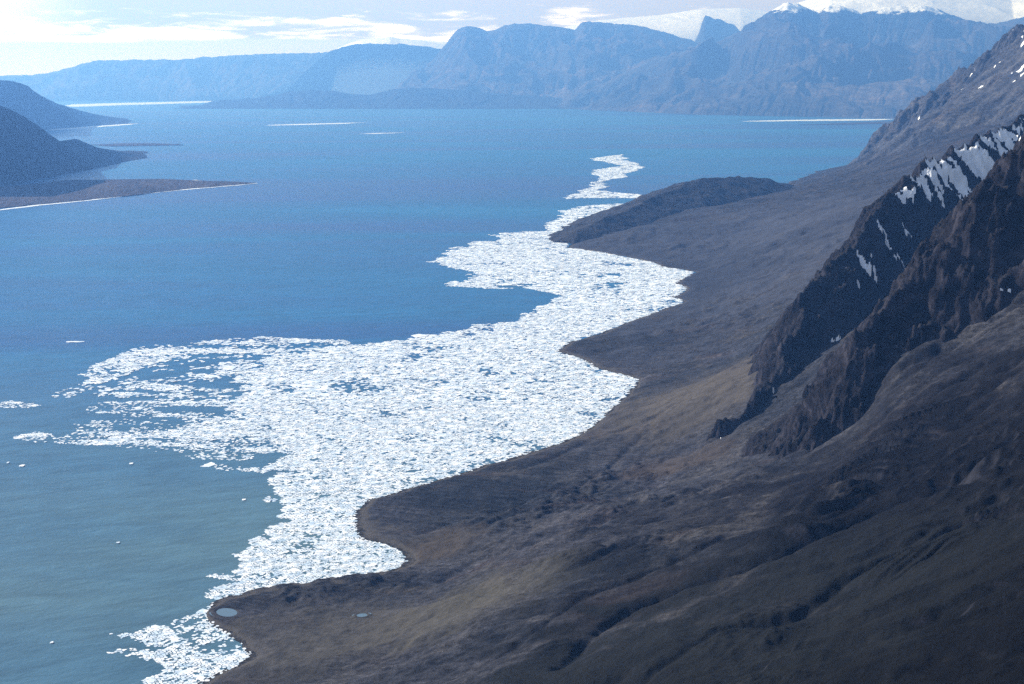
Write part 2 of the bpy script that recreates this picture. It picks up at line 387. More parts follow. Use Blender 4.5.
def land_detail(x, y, sd, z):
    amp = sstep(5, 260, sd)
    wx = fbm(x, y, 420, 3, .5, 50)*90; wy = fbm(x, y, 420, 3, .5, 60)*90
    c, s = math.cos(.45), math.sin(.45)            # downslope direction (-c, s)
    t = s*(x+wx)+c*(y+wy); d = -c*(x+wx)+s*(y+wy)
    h = fbm(x, y, 560, 6, .48, 1)*15*amp + fbm(x, y, 1900, 4, .5, 2)*26*sstep(100, 900, sd)*sstep(3500, 6000, y)
    h += ridged(t, d*.14, 62, 5, .55, 9)*3.2*amp
    h += fbm(x, y, 60, 5, .58, 21)*3.0*sstep(0, 60, sd)
    rough = sstep(.12, .55, fbm(x, y, 420, 3, .5, 31))*amp
    h += rough*ridged(x, y, 95, 5, .6, 33)*7
    h *= np.where(sd > 0, 1, 0)
    for P, dep, wid in CHANNELS:
        dd, sg, _, _ = near_poly(x+wx*.15, y+wy*.15, P)
        if dep > 0: h -= dep*np.exp(-(dd/wid)**2)
        else: h += dep*sstep(-wid, wid, dd*sg)*np.exp(-(dd/(wid*6))**2)
    for P, wid, hh in ((P0, 62, 17), (P1, 40, 9)):      # ribbed outcrop
        dd, _, _, _ = near_poly(x, y, P)
        h += np.exp(-(dd/wid)**4)*(hh*ridged(t, d*.10, 42, 5, .55, 83)+hh*.5)
    for P, wid, hh in MOUNDS:
        dd, _, _, _ = near_poly(x, y, P)
        h += np.exp(-(dd/wid)**2)*(hh*.5+hh*.5*ridged(x, y, 60, 5, .62, 71))
    return h

def land_z(x, y, sd=None, rb=None, carve=None, detail=True):
    # a ragged waterline
    sd = shore_sd(x, y) if sd is None else sd
    sd = sd+fbm(x, y, 90, 4, .55, 77)*9+fbm(x, y, 420, 4, .55, 78)*40*sstep(3200, 7000, y)
    z = base_z(x, y, sd, rb); z = z+land_detail(x, y, sd, z)
    if carve is not None: z = z+carve*sstep(0, 90, sd)
    z = np.where(sd > 0, np.maximum(z, .3+.03*np.minimum(sd, 60)), z)
    for (cx, cy, cz), (ra, rbb, an) in zip(POND_C, POND_R):
        u = (x-cx)*math.cos(an)+(y-cy)*math.sin(an); v = -(x-cx)*math.sin(an)+(y-cy)*math.cos(an)
        q = np.sqrt((u/ra)**2+(v/rbb)**2)
        z = np.where(q < 1.9, z*sstep(1.0, 1.9, q)+(1-sstep(1.0, 1.9, q))*(cz-.8+np.clip(q-.8, -.5, .25)*5), z)
    return z

# ------------------------------------------------------------------ spurs of the near range
def crest_pts(c): c = np.array(c, float); return np.stack(at_y(c[:, 0], c[:, 1], c[:, 2]), 1)
class Ridge:
    def __init__(s, crest, sl_near, sl_far, rib, far, warp, rough, seed):
        s.P = dense(crest_pts(crest), 44); s.sn, s.sf, s.rib, s.far, s.warp, s.rough, s.seed = sl_near, sl_far, rib, far, warp, rough, seed
    def __call__(s, X, Y):
        far, seed, rib = s.far, s.seed, s.rib
        wx = fbm(X, Y, 150*far, 5, .55, 100+seed)*s.warp; wy = fbm(X, Y, 150*far, 5, .55, 120+seed)*s.warp
        d, sg, arc, zc = near_poly(X+wx, Y+wy, s.P); near = sg < 0
        s0 = np.where(near, s.sn[0], s.sf[0]); s1 = np.where(near, s.sn[1], s.sf[1]); dk = np.where(near, s.sn[2], s.sf[2])
        end = arc < 1.0; s0 = np.where(end, np.maximum(s0, 1.5), s0); s1 = np.where(end, np.maximum(s1, 1.4), s1)    # the spur's nose is blunt
        z = zc-np.where(d < dk, s0*d, s0*dk+s1*(d-dk))
        fade = sstep(0, rib[1]*1.5, d)
        rb = ridged(arc+fbm(X, Y, 200*far, 3, .5, 130+seed)*rib[1], d*.22, rib[1]*2, 7, .66, 140+seed)
        z = z+(rb-.2)*rib[0]*fade*(1-.75*sstep(70*far, 220*far, d))
        z = z+(ridged(X, Y, 85*far, 7, .72, 150+seed)*12+fbm(X, Y, 26*far, 4, .6, 160+seed)*3.5)*s.rough*far*(1-.85*sstep(35*far, 200*far, d))
        return z, d, arc, near, rb

CREST2 = [(728, 420, 2840), (745, 402, 2890), (762, 382, 2950), (790, 340, 3070), (810, 304, 3170), (836, 262, 3300), (860, 225, 3430), (885, 195, 3560),
          (906, 176, 3670), (935, 158, 3820), (965, 143, 3990), (1000, 129, 4190), (1024, 116, 4330), (1120, 60, 4800), (1300, 0, 5400)]
CREST1 = [(826, 398, 2370), (836, 380, 2380), (862, 338, 2410), (892, 296, 2440), (915, 266, 2450), (940, 238, 2470), (962, 208, 2490), (990, 178, 2510), (1024, 142, 2540), (1100, 70, 2600), (1250, 0, 2700)]
CREST3 = [(897, 147, 12900), (900, 128, 12500), (915, 112, 12200), (932, 92, 12000), (950, 76, 11800), (975, 60, 11600), (1000, 44, 11400), (1024, 27, 11200), (1100, -30, 10600), (1250, -90, 9800)]
CRESTP = [(572, 240, 7050), (585, 230, 7200), (600, 221, 7450), (620, 212, 7750), (640, 203, 8050), (660, 195, 8350), (680, 186, 8650), (700, 179, 8900), (720, 176.5, 9050), (745, 176, 9250), (768, 178, 9400), (785, 184, 9500)]
R2 = Ridge(CREST2, (1.05, .52, 250), (1.35, 1.2, 150), (13, 50), 1.0, 24, 1.0, 1)
R1 = Ridge(CREST1, (.98, .50, 150), (1.0, .9, 200), (5, 60), .85, 30, 1.25, 2)
R3 = Ridge(CREST3, (.85, .58, 480), (1.2, 1.1, 500), (55, 190), 3.9, 80, .8, 3)
RP = Ridge(CRESTP, (.34, .30, 300), (.30, .4, 300), (7, 120), 2.8, 40, .12, 4)

# carve the near slope and its spurs together, then the far coast
def carve_area(x0, x1, y0, y1, c, ridges, K, iters, lim, diff):
    X, Y = np.meshgrid(np.arange(x0, x1, c), np.arange(y0, y1, c)); sd = shore_sd(X, Y)
    z0 = base_z(X, Y, sd)+land_detail(X, Y, sd, None)
    for r in ridges: z0 = np.maximum(z0, r(X, Y)[0])
    z0 = np.where(sd > 0, z0, -2.0)
    z1 = erode(z0, X, Y, K, iters, base=sd < 8, diff=diff)
    q = lim*np.tanh((z1-z0)/lim)
    for _ in range(2):           # rounded gully floors, then twice the resolution
        p = np.pad(q, 1, mode='edge'); q = .5*q+.125*(p[2:, 1:-1]+p[:-2, 1:-1]+p[1:-1, 2:]+p[1:-1, :-2])
    for ax in (0, 1):
        a = np.moveaxis(q, ax, 0); b = np.empty((2*len(a)-1,)+a.shape[1:]); b[::2] = a; b[1::2] = (a[1:]+a[:-1])/2
        b[2:-2:2] = .125*a[:-2]+.75*a[1:-1]+.125*a[2:]; q = np.moveaxis(b, 0, ax)
    return Sampler(x0, y0, c/2, q)
CARVE = carve_area(-700, 2300, 700, 5400, 8.0, (R1, R2), .020, 16, 20, .08)
CARVE_FAR = carve_area(200, 6200, 5000, 16000, 26.0, (R3,), .020, 14, 90, .05)
def carve(x, y):
    wx = fbm(x, y, 34, 3, .5, 90)*7; wy = fbm(x, y, 34, 3, .5, 95)*7; f = sstep(4500, 6500, y)
    return CARVE(x+wx, y+wy)*(y < 5400)+CARVE_FAR(x+wx*3, y+wy*3)

us = np.arange(-.52, .80, .00150)
_st = []; _y = math.log(640)
while _y < math.log(19000):
    _st.append(_y); Yv = math.exp(_y); _y += .0013 if Yv < 2300 else (.0018 if Yv < 4500 else .0026)
ys = np.exp(np.array(_st))
UU, YY = np.meshgrid(us, ys); XX = UU*YY
# the smooth field is solved on every 4th node and interpolated
def coarse(f, k=4):
    iu = np.unique(np.r_[np.arange(0, len(us), k), len(us)-1]); iy = np.unique(np.r_[np.arange(0, len(ys), k), len(ys)-1])
    r = f(XX[np.ix_(iy, iu)], YY[np.ix_(iy, iu)])
    r = np.stack([np.interp(np.arange(len(us)), iu, row) for row in r])
    return np.stack([np.interp(np.arange(len(ys)), iy, r[:, j]) for j in range(r.shape[1])], 1)
RB = coarse(rbf); SD = coarse(shore_sd, 2)
ZL = land_z(XX, YY, SD, RB, carve(XX, YY))
keep = (SD > -140)
V, F = compact(np.stack([XX, YY, ZL], -1).reshape(-1, 3), grid_faces(len(ys), len(us), keep))
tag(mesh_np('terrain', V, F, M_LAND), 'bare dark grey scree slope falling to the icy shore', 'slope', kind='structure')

def ridge_mesh(name, R, mat, label, yr, ur, step=(.0016, .0011), snow=None, cat='mountain', drop=25):
    u = np.arange(ur[0], ur[1], step[1]); yv = np.exp(np.arange(math.log(yr[0]), math.log(yr[1]), step[0]))
    U, Y = np.meshgrid(u, yv); X = U*Y
    z, d, arc, near, rb = R(X, Y); z = z+carve(X, Y)
    k = z > base_z(X, Y)-drop
    V0 = np.stack([X, Y, z], -1).reshape(-1, 3)
    V, F = compact(V0, grid_faces(len(yv), len(u), k))
    o = tag(mesh_np(name, V, F, mat), label, cat, kind='structure')
    if snow is not None:
        m = snow(X, Y, z, d, arc, near, rb+rng.normal(0, .16, X.shape)) & k
        q = grid_faces(len(yv), len(u)); q = q[m.ravel()[q].sum(1) >= 3]
        if len(q):
            V, F = compact(V0+np.array([0, 0, .5*R.far]), q)
            mesh_np('snow_patch', V, F, M_SNOW, o)
    return o

def snow2(X, Y, z, d, arc, near, rb):
    n = fbm(arc*1.0, d*.30, 60, 7, .72, 300)
    a = sstep(430, 560, z)-.25*sstep(640, 720, z)
    return near & (d > 5) & (d < 330) & (n*.9-rb*.35+a*.85-np.clip(carve(X, Y)+6, -6, 6)*.03 > .41)
ridge_mesh('mountain', R2, M_ROCK, 'dark rocky mountain spur with long snow streaks below its crest', (2300, 5800), (.05, .75), snow=snow2)
def snow1(X, Y, z, d, arc, near, rb):
    return (d > 5) & (fbm(X, Y, 45, 5, .68, 330)-rb*.3 > .74) & (z > 450)
ridge_mesh('mountain', R1, M_ROCK, 'nearest black craggy mountain spur at the right with only flecks of snow', (1500, 3300), (.12, .8), snow=snow1)
def snow3(X, Y, z, d, arc, near, rb):
    n = fbm(X, Y, 210, 6, .68, 350)
    return (n-rb*.3+sstep(700, 1250, z)*.6 > .80) & (d > 5)
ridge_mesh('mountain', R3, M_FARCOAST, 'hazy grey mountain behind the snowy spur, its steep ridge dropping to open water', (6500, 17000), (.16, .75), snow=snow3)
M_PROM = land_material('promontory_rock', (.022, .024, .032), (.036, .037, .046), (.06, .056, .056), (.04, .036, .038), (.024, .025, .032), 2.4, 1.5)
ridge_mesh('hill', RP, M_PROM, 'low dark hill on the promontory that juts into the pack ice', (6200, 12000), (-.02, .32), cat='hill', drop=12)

# ponds lie in their own hollows
for (cx, cy, cz), (ra, rbb, an), lab in zip(POND_C, POND_R, ('pale round pond on the low tip of the nearest headland', 'small narrow pond in the dark flat inland of the round pond')):
    a = np.linspace(0, 2*np.pi, 40, endpoint=False); r = 1.22+.16*np.sin(2*a+1+cx)+.12*np.sin(3*a+.5)+.07*np.sin(5*a)
    u = ra*r*np.cos(a); v = rbb*r*np.sin(a)
    V = np.stack([cx+u*math.cos(an)-v*math.sin(an), cy+u*math.sin(an)+v*math.cos(an), np.full(40, cz-.75)], 1)
    tag(mesh_np('pond', V, np.arange(40), M_POND, sizes=[40], smooth=False), lab, 'pond', kind='structure')

# ------------------------------------------------------------------ far ranges
def far_range(name, sil, foot, depth, mat, label, amp=300, wl=2600, power=1.15, step=1.1, seed=0, back=6000, cat='mountain', rows=110, jag=35, ext=60, kind='structure', twist=.5, ero=.05):
    """sil: (px, py, Y of the crest); foot: (px, py) on the water. A range with its own depth, spurs and back slope."""
    sil = np.array(sil, float); foot = np.array(foot, float)
    px = np.arange(sil[0, 0]-ext, sil[-1, 0]+ext, step)
    sy = np.interp(px, sil[:, 0], sil[:, 1]); Yc = np.interp(px, sil[:, 0], sil[:, 2]); fy = np.interp(px, foot[:, 0], foot[:, 1])
    # beyond its ends the range sinks
    xc, yc, zc = at_y(px, sy, Yc); xf, yf = at_z(px, fy)
    sink = np.maximum(sstep(0, ext, sil[0, 0]-px), sstep(0, ext, px-sil[-1, 0])); zc = zc*(1-sink)-60*sink
    v = np.r_[np.linspace(-.03, 1, rows), 1+np.linspace(.03, 1, 26)]
    Vv, ZC = np.meshgrid(v, zc, indexing='ij')
    X = np.where(Vv <= 1, xf+(xc-xf)*Vv, xc*(1+(Vv-1)*back/yc)); Y = np.where(Vv <= 1, yf+(yc-yf)*Vv, yc*(1+(Vv-1)*back/yc))
    f = np.clip(Vv, 0, 1); b = np.clip(Vv-1, 0, 1)
    z = ZC*(f**power)*(1-b**1.3)
    wx = fbm(X, Y, wl*1.4, 4, .5, 200+seed)*wl*.5; wy = fbm(X, Y, wl*1.4, 4, .5, 220+seed)*wl*.5
    n = ridged((X+wx)+twist*(Y+wy), (Y+wy)*.45-twist*.4*(X+wx), wl, 6, .52, 230+seed)
    env = np.where(Vv <= 1, np.sqrt(np.clip(f, 0, 1))*(1-sstep(.72, 1.0, f)), sstep(0, .4, b))
    z = z+n*amp*env*np.clip(ZC/900, .15, 1.4)
    z = z+fbm(X, Y, 420, 4, .6, 250+seed)*jag*np.clip(f*3, 0, 1)*np.clip(ZC/900, .15, 1)
    z = np.where(f <= .02, np.minimum(z, -15+0*z), z)
    if mat is not M_SNOW:
        z1 = erode(z, X, Y, ero, 12, base=z < 3, diff=.04); q = z1-z; cl = 480.0 if np.max(zc) > 1200 else 60.0
        z = z+cl*np.tanh(q/cl)*np.where(Vv <= 1, 1-.75*sstep(.86, 1, f), .4)
    V = np.stack([X, Y, z], -1).reshape(-1, 3)
    return tag(mesh_np(name, V, grid_faces(len(v), len(px)), mat), label, cat, kind=kind)

def W(pts, Y): return [(a, b, Y) for a, b in pts]
far_range('mountain', W([(-80, 84), (-30, 77), (0, 76), (45, 74), (60, 70), (75, 66), (92, 61), (110, 60), (180, 59.5), (205, 57), (240, 55), (270, 53.5), (305, 53), (330, 52), (380, 52), (420, 55)], 60000),
          [(-100, 101), (500, 101)], 0, M_FAR, 'long flat topped pale plateau on the far left horizon', amp=260, wl=3200, seed=1, power=.8)
far_range('mountain', W([(285, 92), (300, 76), (315, 63), (330, 51), (345, 46), (365, 43.5), (400, 44), (430, 47), (450, 49), (480, 55), (520, 60)], 52500),
          [(250, 100), (520, 100)], 0, M_FAR, 'pinkish sunlit mountain under the far snow dome left of the rounded peak', amp=330, wl=3000, seed=2, power=.9)
far_range('glacier', W([(338, 48), (350, 43), (362, 39.5), (375, 38), (390, 36.5), (400, 38.5), (420, 40), (436, 43), (450, 46)], 60500),
          [(280, 102), (500, 102)], 0, M_SNOW, 'low white snow dome behind the pinkish far mountain', amp=30, wl=5000, jag=5, seed=3, cat='glacier', ext=12, power=.22)
far_range('hill', W([(178, 108), (200, 105), (212, 101), (230, 99.5), (255, 98), (275, 95), (290, 91.5), (310, 90), (335, 91), (352, 94), (370, 95), (385, 91), (400, 88), (425, 88), (450, 89), (480, 92), (560, 98)], 42500),
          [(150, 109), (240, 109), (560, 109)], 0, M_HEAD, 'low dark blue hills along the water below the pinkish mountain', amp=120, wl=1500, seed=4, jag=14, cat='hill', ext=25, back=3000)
far_range('mountain', W([(425, 70), (436, 56), (443, 47), (450, 37), (457, 30), (466, 25.5), (478, 27), (486, 31), (495, 30), (505, 25), (513, 23.5), (530, 24), (545, 25), (560, 27), (575, 30), (582, 22), (590, 21), (600, 22), (625, 24), (645, 27), (672, 34), (692, 40.5), (715, 50), (760, 70)], 49500),
          [(400, 107), (520, 107.5), (640, 109), (760, 110)], 0, M_FAR, 'broad far mountain with a rounded knob peak at the head of the fjord', amp=520, wl=3400, seed=5, power=1.0)
far_range('glacier', W([(540, 32), (575, 25), (600, 20), (630, 17.5), (660, 15), (700, 9), (740, 8), (770, 12), (800, 20)], 59000),
          [(500, 101.6), (830, 101.6)], 0, M_SNOW, 'wide white ice cap between the far peaks', amp=45, wl=6000, jag=6, seed=6, cat='glacier', ext=40, power=.22)
far_range('mountain', W([(688, 49), (695, 41), (699, 32), (702, 22), (705, 15), (710, 15.5), (715, 18), (721, 18.5), (727, 23), (734, 25), (741, 31), (750, 37), (765, 45), (785, 55)], 50600),
          [(660, 104.5), (800, 104.5)], 0, M_FAR, 'small dark pointed peak rising through the white ice cap', amp=160, wl=1500, seed=7, ext=20, jag=40)
far_range('mountain', W([(560, 100), (600, 84), (630, 70), (650, 60), (690, 51), (720, 40), (742, 30), (755, 22), (765, 14), (776, 7), (788, 2), (798, 3), (806, 8), (818, 12), (828, 6), (840, 5), (860, 11), (880, 8), (900, 6), (925, 5), (945, 12), (965, 19), (985, 24), (1005, 22), (1030, 14), (1100, -6), (1250, -20)], 42500),
          [(540, 108), (700, 115), (900, 119), (1250, 130)], 0, M_FARSNOW, 'highest hazy mountain massif with snowy tops across the fjord', amp=620, wl=3600, seed=8, power=1.15, rows=150)
far_range('glacier', W([(770, 14), (800, 2), (830, -6), (880, -10), (930, -12), (980, -6), (1010, -2), (1060, -14), (1200, -25)], 53000),
          [(740, 105.5), (1250, 105.5)], 0, M_SNOW, 'bright snowfields behind the highest massif at the upper right', amp=80, wl=5000, jag=8, seed=9, cat='glacier', ext=40, power=.22)

# ------------------------------------------------------------------ left shore headlands and spits
far_range('hill', [(-120, 60, 19500), (-40, 76, 20500), (0, 80, 21500), (15, 81, 21500), (28, 86, 22000), (42, 96, 23000), (58, 103, 24000), (75, 109, 25500), (90, 113, 27000), (110, 117, 28500), (130, 120, 29500), (146, 122.3, 30000)],
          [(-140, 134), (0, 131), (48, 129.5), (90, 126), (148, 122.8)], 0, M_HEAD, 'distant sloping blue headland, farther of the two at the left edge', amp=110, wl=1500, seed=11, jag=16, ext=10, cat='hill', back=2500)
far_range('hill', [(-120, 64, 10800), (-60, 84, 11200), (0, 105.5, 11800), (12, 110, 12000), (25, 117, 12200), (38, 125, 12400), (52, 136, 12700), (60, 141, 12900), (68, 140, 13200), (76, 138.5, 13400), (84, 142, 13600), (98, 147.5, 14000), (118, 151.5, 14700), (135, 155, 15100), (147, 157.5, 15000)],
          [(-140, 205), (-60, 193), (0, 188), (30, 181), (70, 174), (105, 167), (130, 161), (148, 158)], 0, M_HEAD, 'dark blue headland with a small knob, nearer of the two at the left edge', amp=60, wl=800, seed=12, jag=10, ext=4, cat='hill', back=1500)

def flat_patch(name, poly_px, h, mat, label, cat, kind='structure', rag=10, n=260, dome=True, seed=0):
    P = zpoly(poly_px+[poly_px[0]]); P = dense(P, n+1)[:-1]
    c = P.mean(0); nx = fbm(P[:, 0], P[:, 1], rag*14, 4, .6, seed)*rag; ny = fbm(P[:, 0], P[:, 1], rag*14, 4, .6, seed+9)*rag
    P = P+np.stack([nx, ny], 1)
    # inward offset ring makes a bevelled shore
    T = np.roll(P, -1, 0)-np.roll(P, 1, 0); N = np.stack([-T[:, 1], T[:, 0]], 1); N /= np.linalg.norm(N, axis=1)[:, None]+1e-9
    area = .5*np.sum(P[:, 0]*np.roll(P[:, 1], -1)-P[:, 1]*np.roll(P[:, 0], -1)); N *= np.sign(area)
    V = np.vstack([np.c_[P, np.full(n, -1.0)], np.c_[P+N*h*.4, np.full(n, h)]])
    i = np.arange(n); j = (i+1) % n
    side = np.stack([i, j, j+n, i+n], 1).ravel(); top = np.arange(n, 2*n)
    if area < 0: side = np.stack([j, i, i+n, j+n], 1).ravel(); top = top[::-1]
    return tag(mesh_np(name, V, np.r_[side, top], mat, sizes=[4]*n+[n], smooth=False), label, cat, kind=kind)

flat_patch('beach', [(-40, 199), (0, 187), (40, 184), (70, 180.5), (110, 180), (160, 179.5), (200, 181), (240, 182.5), (258, 183.3), (235, 185.5), (190, 189), (120, 197), (60, 203), (0, 208.5), (-40, 214)], 5, M_SPIT,
           'long low brown gravel spit below the nearer left headland', 'spit', rag=25, seed=400)
flat_patch('beach', [(92, 145), (120, 143.7), (150, 143.6), (180, 144.4), (184, 145.3), (150, 146), (110, 146.6)], 5, M_SPIT, 'thin dark gravel bar off the left headland tip', 'spit', rag=25, seed=410)
flat_patch('beach', [(800, 125), (850, 123.2), (890, 121.5), (930, 120), (930, 122.5), (890, 123.6), (850, 124.6)], 6, M_SPIT, 'thin dark bar in the far water beside the hazy mountain', 'spit', rag=25, seed=420)

# ------------------------------------------------------------------ sea ice strips in the distance
STRIPS = [([(66, 105.5), (72, 104.3), (120, 103), (170, 101.8), (215, 100.8), (232, 101), (225, 102.2), (180, 103.6), (130, 105), (90, 106.4), (70, 106.8)], 'bright white sheet of fast ice under the far plateau'),
          ([(268, 125.2), (300, 123.9), (340, 123.1), (372, 122.6), (350, 123.5), (310, 124.6), (280, 125.5)], 'thin white ice strip in open water before the pinkish mountain'),
          ([(360, 133.8), (380, 133.0), (405, 132.7), (392, 133.3), (372, 133.9)], 'short faint ice strip in mid fjord beside the longer strip'),
          ([(740, 121.5), (800, 119.9), (850, 119.2), (900, 119.2), (870, 120.4), (820, 120.9), (770, 121.6)], 'white ice strip along the far shore left of the hazy mountain'),
          ([(-20, 212), (40, 205.2), (100, 198.8), (160, 192), (200, 188), (256, 183.3), (258, 183.6), (205, 188.6), (160, 192.5), (100, 199.5), (40, 206.1), (-20, 213)], 'narrow white rim of ice along the brown gravel spit'),
          ([(48, 129.5), (90, 126.6), (125, 124.2), (140, 123.4), (128, 125), (92, 127.6), (50, 130.6)], 'pale ice edge below the farther left headland'),
          ([(186, 181.2), (198, 180.2), (203, 180.8), (192, 181.8)], 'small white ice patch behind the tip of the gravel spit')]
for k, (pp, lab) in enumerate(STRIPS):
    flat_patch('ice_strip', pp, 2.5, M_ICE, lab, 'sea ice', kind='thing', rag=110 if k < 4 else 24, n=300, seed=430+k)

# ------------------------------------------------------------------ pack ice
DENSE = zpoly([(206, 603), (240, 588), (212, 575), (262, 550), (258, 528), (285, 505), (262, 490), (285, 475), (243, 467), (330, 454), (290, 447), (262, 432), (232, 408), (240, 385), (262, 362), (330, 348), (420, 335),
               (500, 325), (548, 306), (562, 292), (530, 288), (455, 287), (470, 278), (430, 264), (470, 248), (530, 225), (572, 210), (640, 206), (650, 222), (610, 238), (740, 258), (740, 315), (600, 348), (670, 372), (640, 440), (390, 515), (380, 530), (440, 560), (300, 605), (230, 612)])
TONGUE = zpoly([(203, 592), (245, 578), (262, 590), (230, 606), (212, 600), (190, 612), (165, 626), (104, 634), (168, 645), (100, 659), (172, 667), (150, 690), (150, 715), (240, 700), (275, 655), (245, 640), (240, 615), (225, 600)])
MEDIUM = [zpoly(p) for p in ([(48, 396), (92, 379), (76, 374), (130, 350), (160, 344), (260, 337), (345, 339), (350, 349), (200, 354), (145, 366), (102, 386), (62, 400)],
                             [(14, 437), (40, 431), (60, 435), (135, 429), (250, 424), (345, 444), (330, 457), (180, 451), (110, 446), (35, 443)],
                             [(-20, 404), (20, 401), (50, 404), (20, 408), (-20, 408)], [(50, 437), (110, 428), (200, 432), (130, 440)])]
LOBE = zpoly([(300, 450), (200, 428), (150, 408), (108, 398), (182, 380), (205, 363), (240, 352), (310, 349), (310, 400)])
THIN = zpoly([(110, 440), (60, 415), (100, 395), (150, 362), (260, 350), (280, 440), (240, 470), (160, 446)])
FARBAND = [zpoly(p) for p in ([(566, 197), (580, 189), (604, 181), (590, 171), (622, 166), (592, 159), (622, 154), (642, 168), (612, 180), (598, 190), (642, 195), (648, 199), (570, 198)],
                              [(560, 212), (590, 205), (650, 201), (640, 208), (575, 216)])]

def ice_cover(x, y):
    s = np.clip(y/3000, .7, 3.2); qx, qy = x/y*3000, np.log(y)*3000      # the ragged edge coarsens with the floes further out
    wx = fbm(qx, qy, 190, 5, .6, 500)*46*s; wy = fbm(qx, qy, 190, 5, .6, 510)*70*s
    X, Y = x+wx, y+wy; c = np.zeros_like(x)
    c = np.where(inside(X, Y, THIN), .30, c)
    c = np.where(inside(X, Y, LOBE), .66, c)
    med = np.zeros(x.shape, bool)
    for m in MEDIUM: med |= inside(x+wx*.25, y+wy*.25, m)
    c = np.where(inside(X, Y, DENSE), .98, c)
    c = np.where(inside(x+wx*.6, y+wy*.6, TONGUE), .93, c)
    for m in FARBAND: c = np.where(inside(x+wx*.5, y+wy*.5, m), .95, c)
    lead = fbm(qx, qy, 130, 4, .6, 520)+.35*fbm(x, y*.5, 45, 3, .6, 530)
    wisp = fbm(qx*.42, qy, 75, 5, .62, 540)
    c = np.where(c > .9, c-np.clip(lead-.42, 0, .5)*1.4, c*np.clip(.84+wisp*3.2, 0, 1.25))
    return np.where(med, np.maximum(c, np.clip(.74+wisp*1.2, .2, .95)), c)

def hex_floes(cell, y0, y1, x0, x1, fill):
    """a jittered honeycomb: every cell is one floe with its own outline"""
    dx = cell; dy = cell*.866; nx = int((x1-x0)/dx)+2; ny = int((y1-y0)/dy)+2
    I, J = np.meshgrid(np.arange(nx), np.arange(ny)); cx = x0+(I+.5*(J % 2))*dx; cy = y0+J*dy
    m = ice_cover(cx, cy); ok = rng.random(cx.shape) < m*fill
    ok &= shore_sd(cx, cy) < 6 if cell > 0 else ok
    cx, cy = cx[ok], cy[ok]; n = len(cx)
    a = (np.arange(6)*60+30)*np.pi/180; R = cell/math.sqrt(3)
    vx = cx[:, None]+R*np.cos(a); vy = cy[:, None]+R*np.sin(a)
    # the same jitter for a shared corner, taken from a hash of its place
    kx = np.round(vx/cell*6); ky = np.round(vy/cell*6)
    h1 = np.modf(np.abs(np.sin(kx*12.9898+ky*78.233)*43758.5453))[0]; h2 = np.modf(np.abs(np.sin(kx*39.346+ky*11.135)*24634.6345))[0]
    vx = vx+(h1-.5)*cell*.62; vy = vy+(h2-.5)*cell*.62
    sh = np.where(rng.random(n) < .25, rng.uniform(.55, .8, n), rng.uniform(.84, .985, n))[:, None]
    mx = vx.mean(1, keepdims=True); my = vy.mean(1, keepdims=True)
    return mx+(vx-mx)*sh, my+(vy-my)*sh

parts = []
for cell, y0, y1, x0, x1, fill in ((5.8, 1800, 2500, -900, 0, .96), (7.4, 2500, 3500, -1700, 500, .98), (12.0, 3500, 5000, -1800, 800, .99), (17.0, 5000, 7600, -800, 1100, 1.0), (34.0, 7600, 16500, 200, 2000, 1.0)):
    vx, vy = hex_floes(cell, y0, y1, x0, x1, fill)
    # a corner in the middle of each side gives an uneven outline
    mx = (vx+np.roll(vx, -1, 1))/2; my = (vy+np.roll(vy, -1, 1))/2
    mx += rng.normal(0, cell*.05, mx.shape); my += rng.normal(0, cell*.05, my.shape)
    px = np.stack([vx, mx], 2).reshape(len(vx), 12); py = np.stack([vy, my], 2).reshape(len(vx), 12)
    hz = rng.gamma(2.2, .22, len(vx))+.25
    parts.append((px, py, np.clip(hz, .25, 2.2)*min(cell/11, 2.0)))
PX = np.vstack([p[0] for p in parts]); PY = np.vstack([p[1] for p in parts]); HZ = np.concatenate([p[2] for p in parts])
# grow a few large floes
cx0, cy0 = PX.mean(1), PY.mean(1)
big = rng.random(len(HZ)) < .025
_bs = 1.2+rng.gamma(1.5, .45, (big.sum(), 1)).clip(0, 2.2)
PX[big] = cx0[big, None]+(PX[big]-cx0[big, None])*_bs; PY[big] = cy0[big, None]+(PY[big]-cy0[big, None])*_bs; HZ[big] *= 1.3
HZ = np.minimum(HZ, 2.6)
ar = .5*np.abs(np.sum(PX*np.roll(PY, -1, 1)-PY*np.roll(PX, -1, 1), 1))
px_area = ar/cy0**3
inview = (np.abs(cx0/cy0) < .352) & (cy0 > 1925)
order = np.argsort(-np.where(inview, px_area, 0)); sel = order[:288]; rest = np.setdiff1d(np.arange(len(HZ)), sel)

def floe_arrays(px, py, hz):
    n = len(hz); k = px.shape[1]
    mx, my = px.mean(1, keepdims=True), py.mean(1, keepdims=True)
    low = np.stack([px, py, np.full(px.shape, -.4)], -1)
    tilt = rng.normal(0, .012, (n, 2)); zt = hz[:, None]+(px-mx)*tilt[:, :1]+(py-my)*tilt[:, 1:]
    top = np.stack([mx+(px-mx)*.95, my+(py-my)*.95, np.maximum(zt, .15)], -1)
    V = np.concatenate([low, top], 1).reshape(-1, 3)
    b = (np.arange(n)*2*k)[:, None]; i = np.arange(k); j = (i+1) % k
    side = np.stack([b+i, b+j, b+j+k, b+i+k], -1).reshape(n, -1); tp = b+k+i
    loops = np.concatenate([side, tp], 1).ravel(); sizes = np.tile(np.r_[np.full(k, 4), k], n)
    return V, loops, sizes
V, L, S = floe_arrays(PX[rest], PY[rest], HZ[rest])
tag(mesh_np('pack_ice', V, L, M_ICE, sizes=S, smooth=False), 'mass of small white ice floes packed along the shore', 'pack ice', kind='stuff')
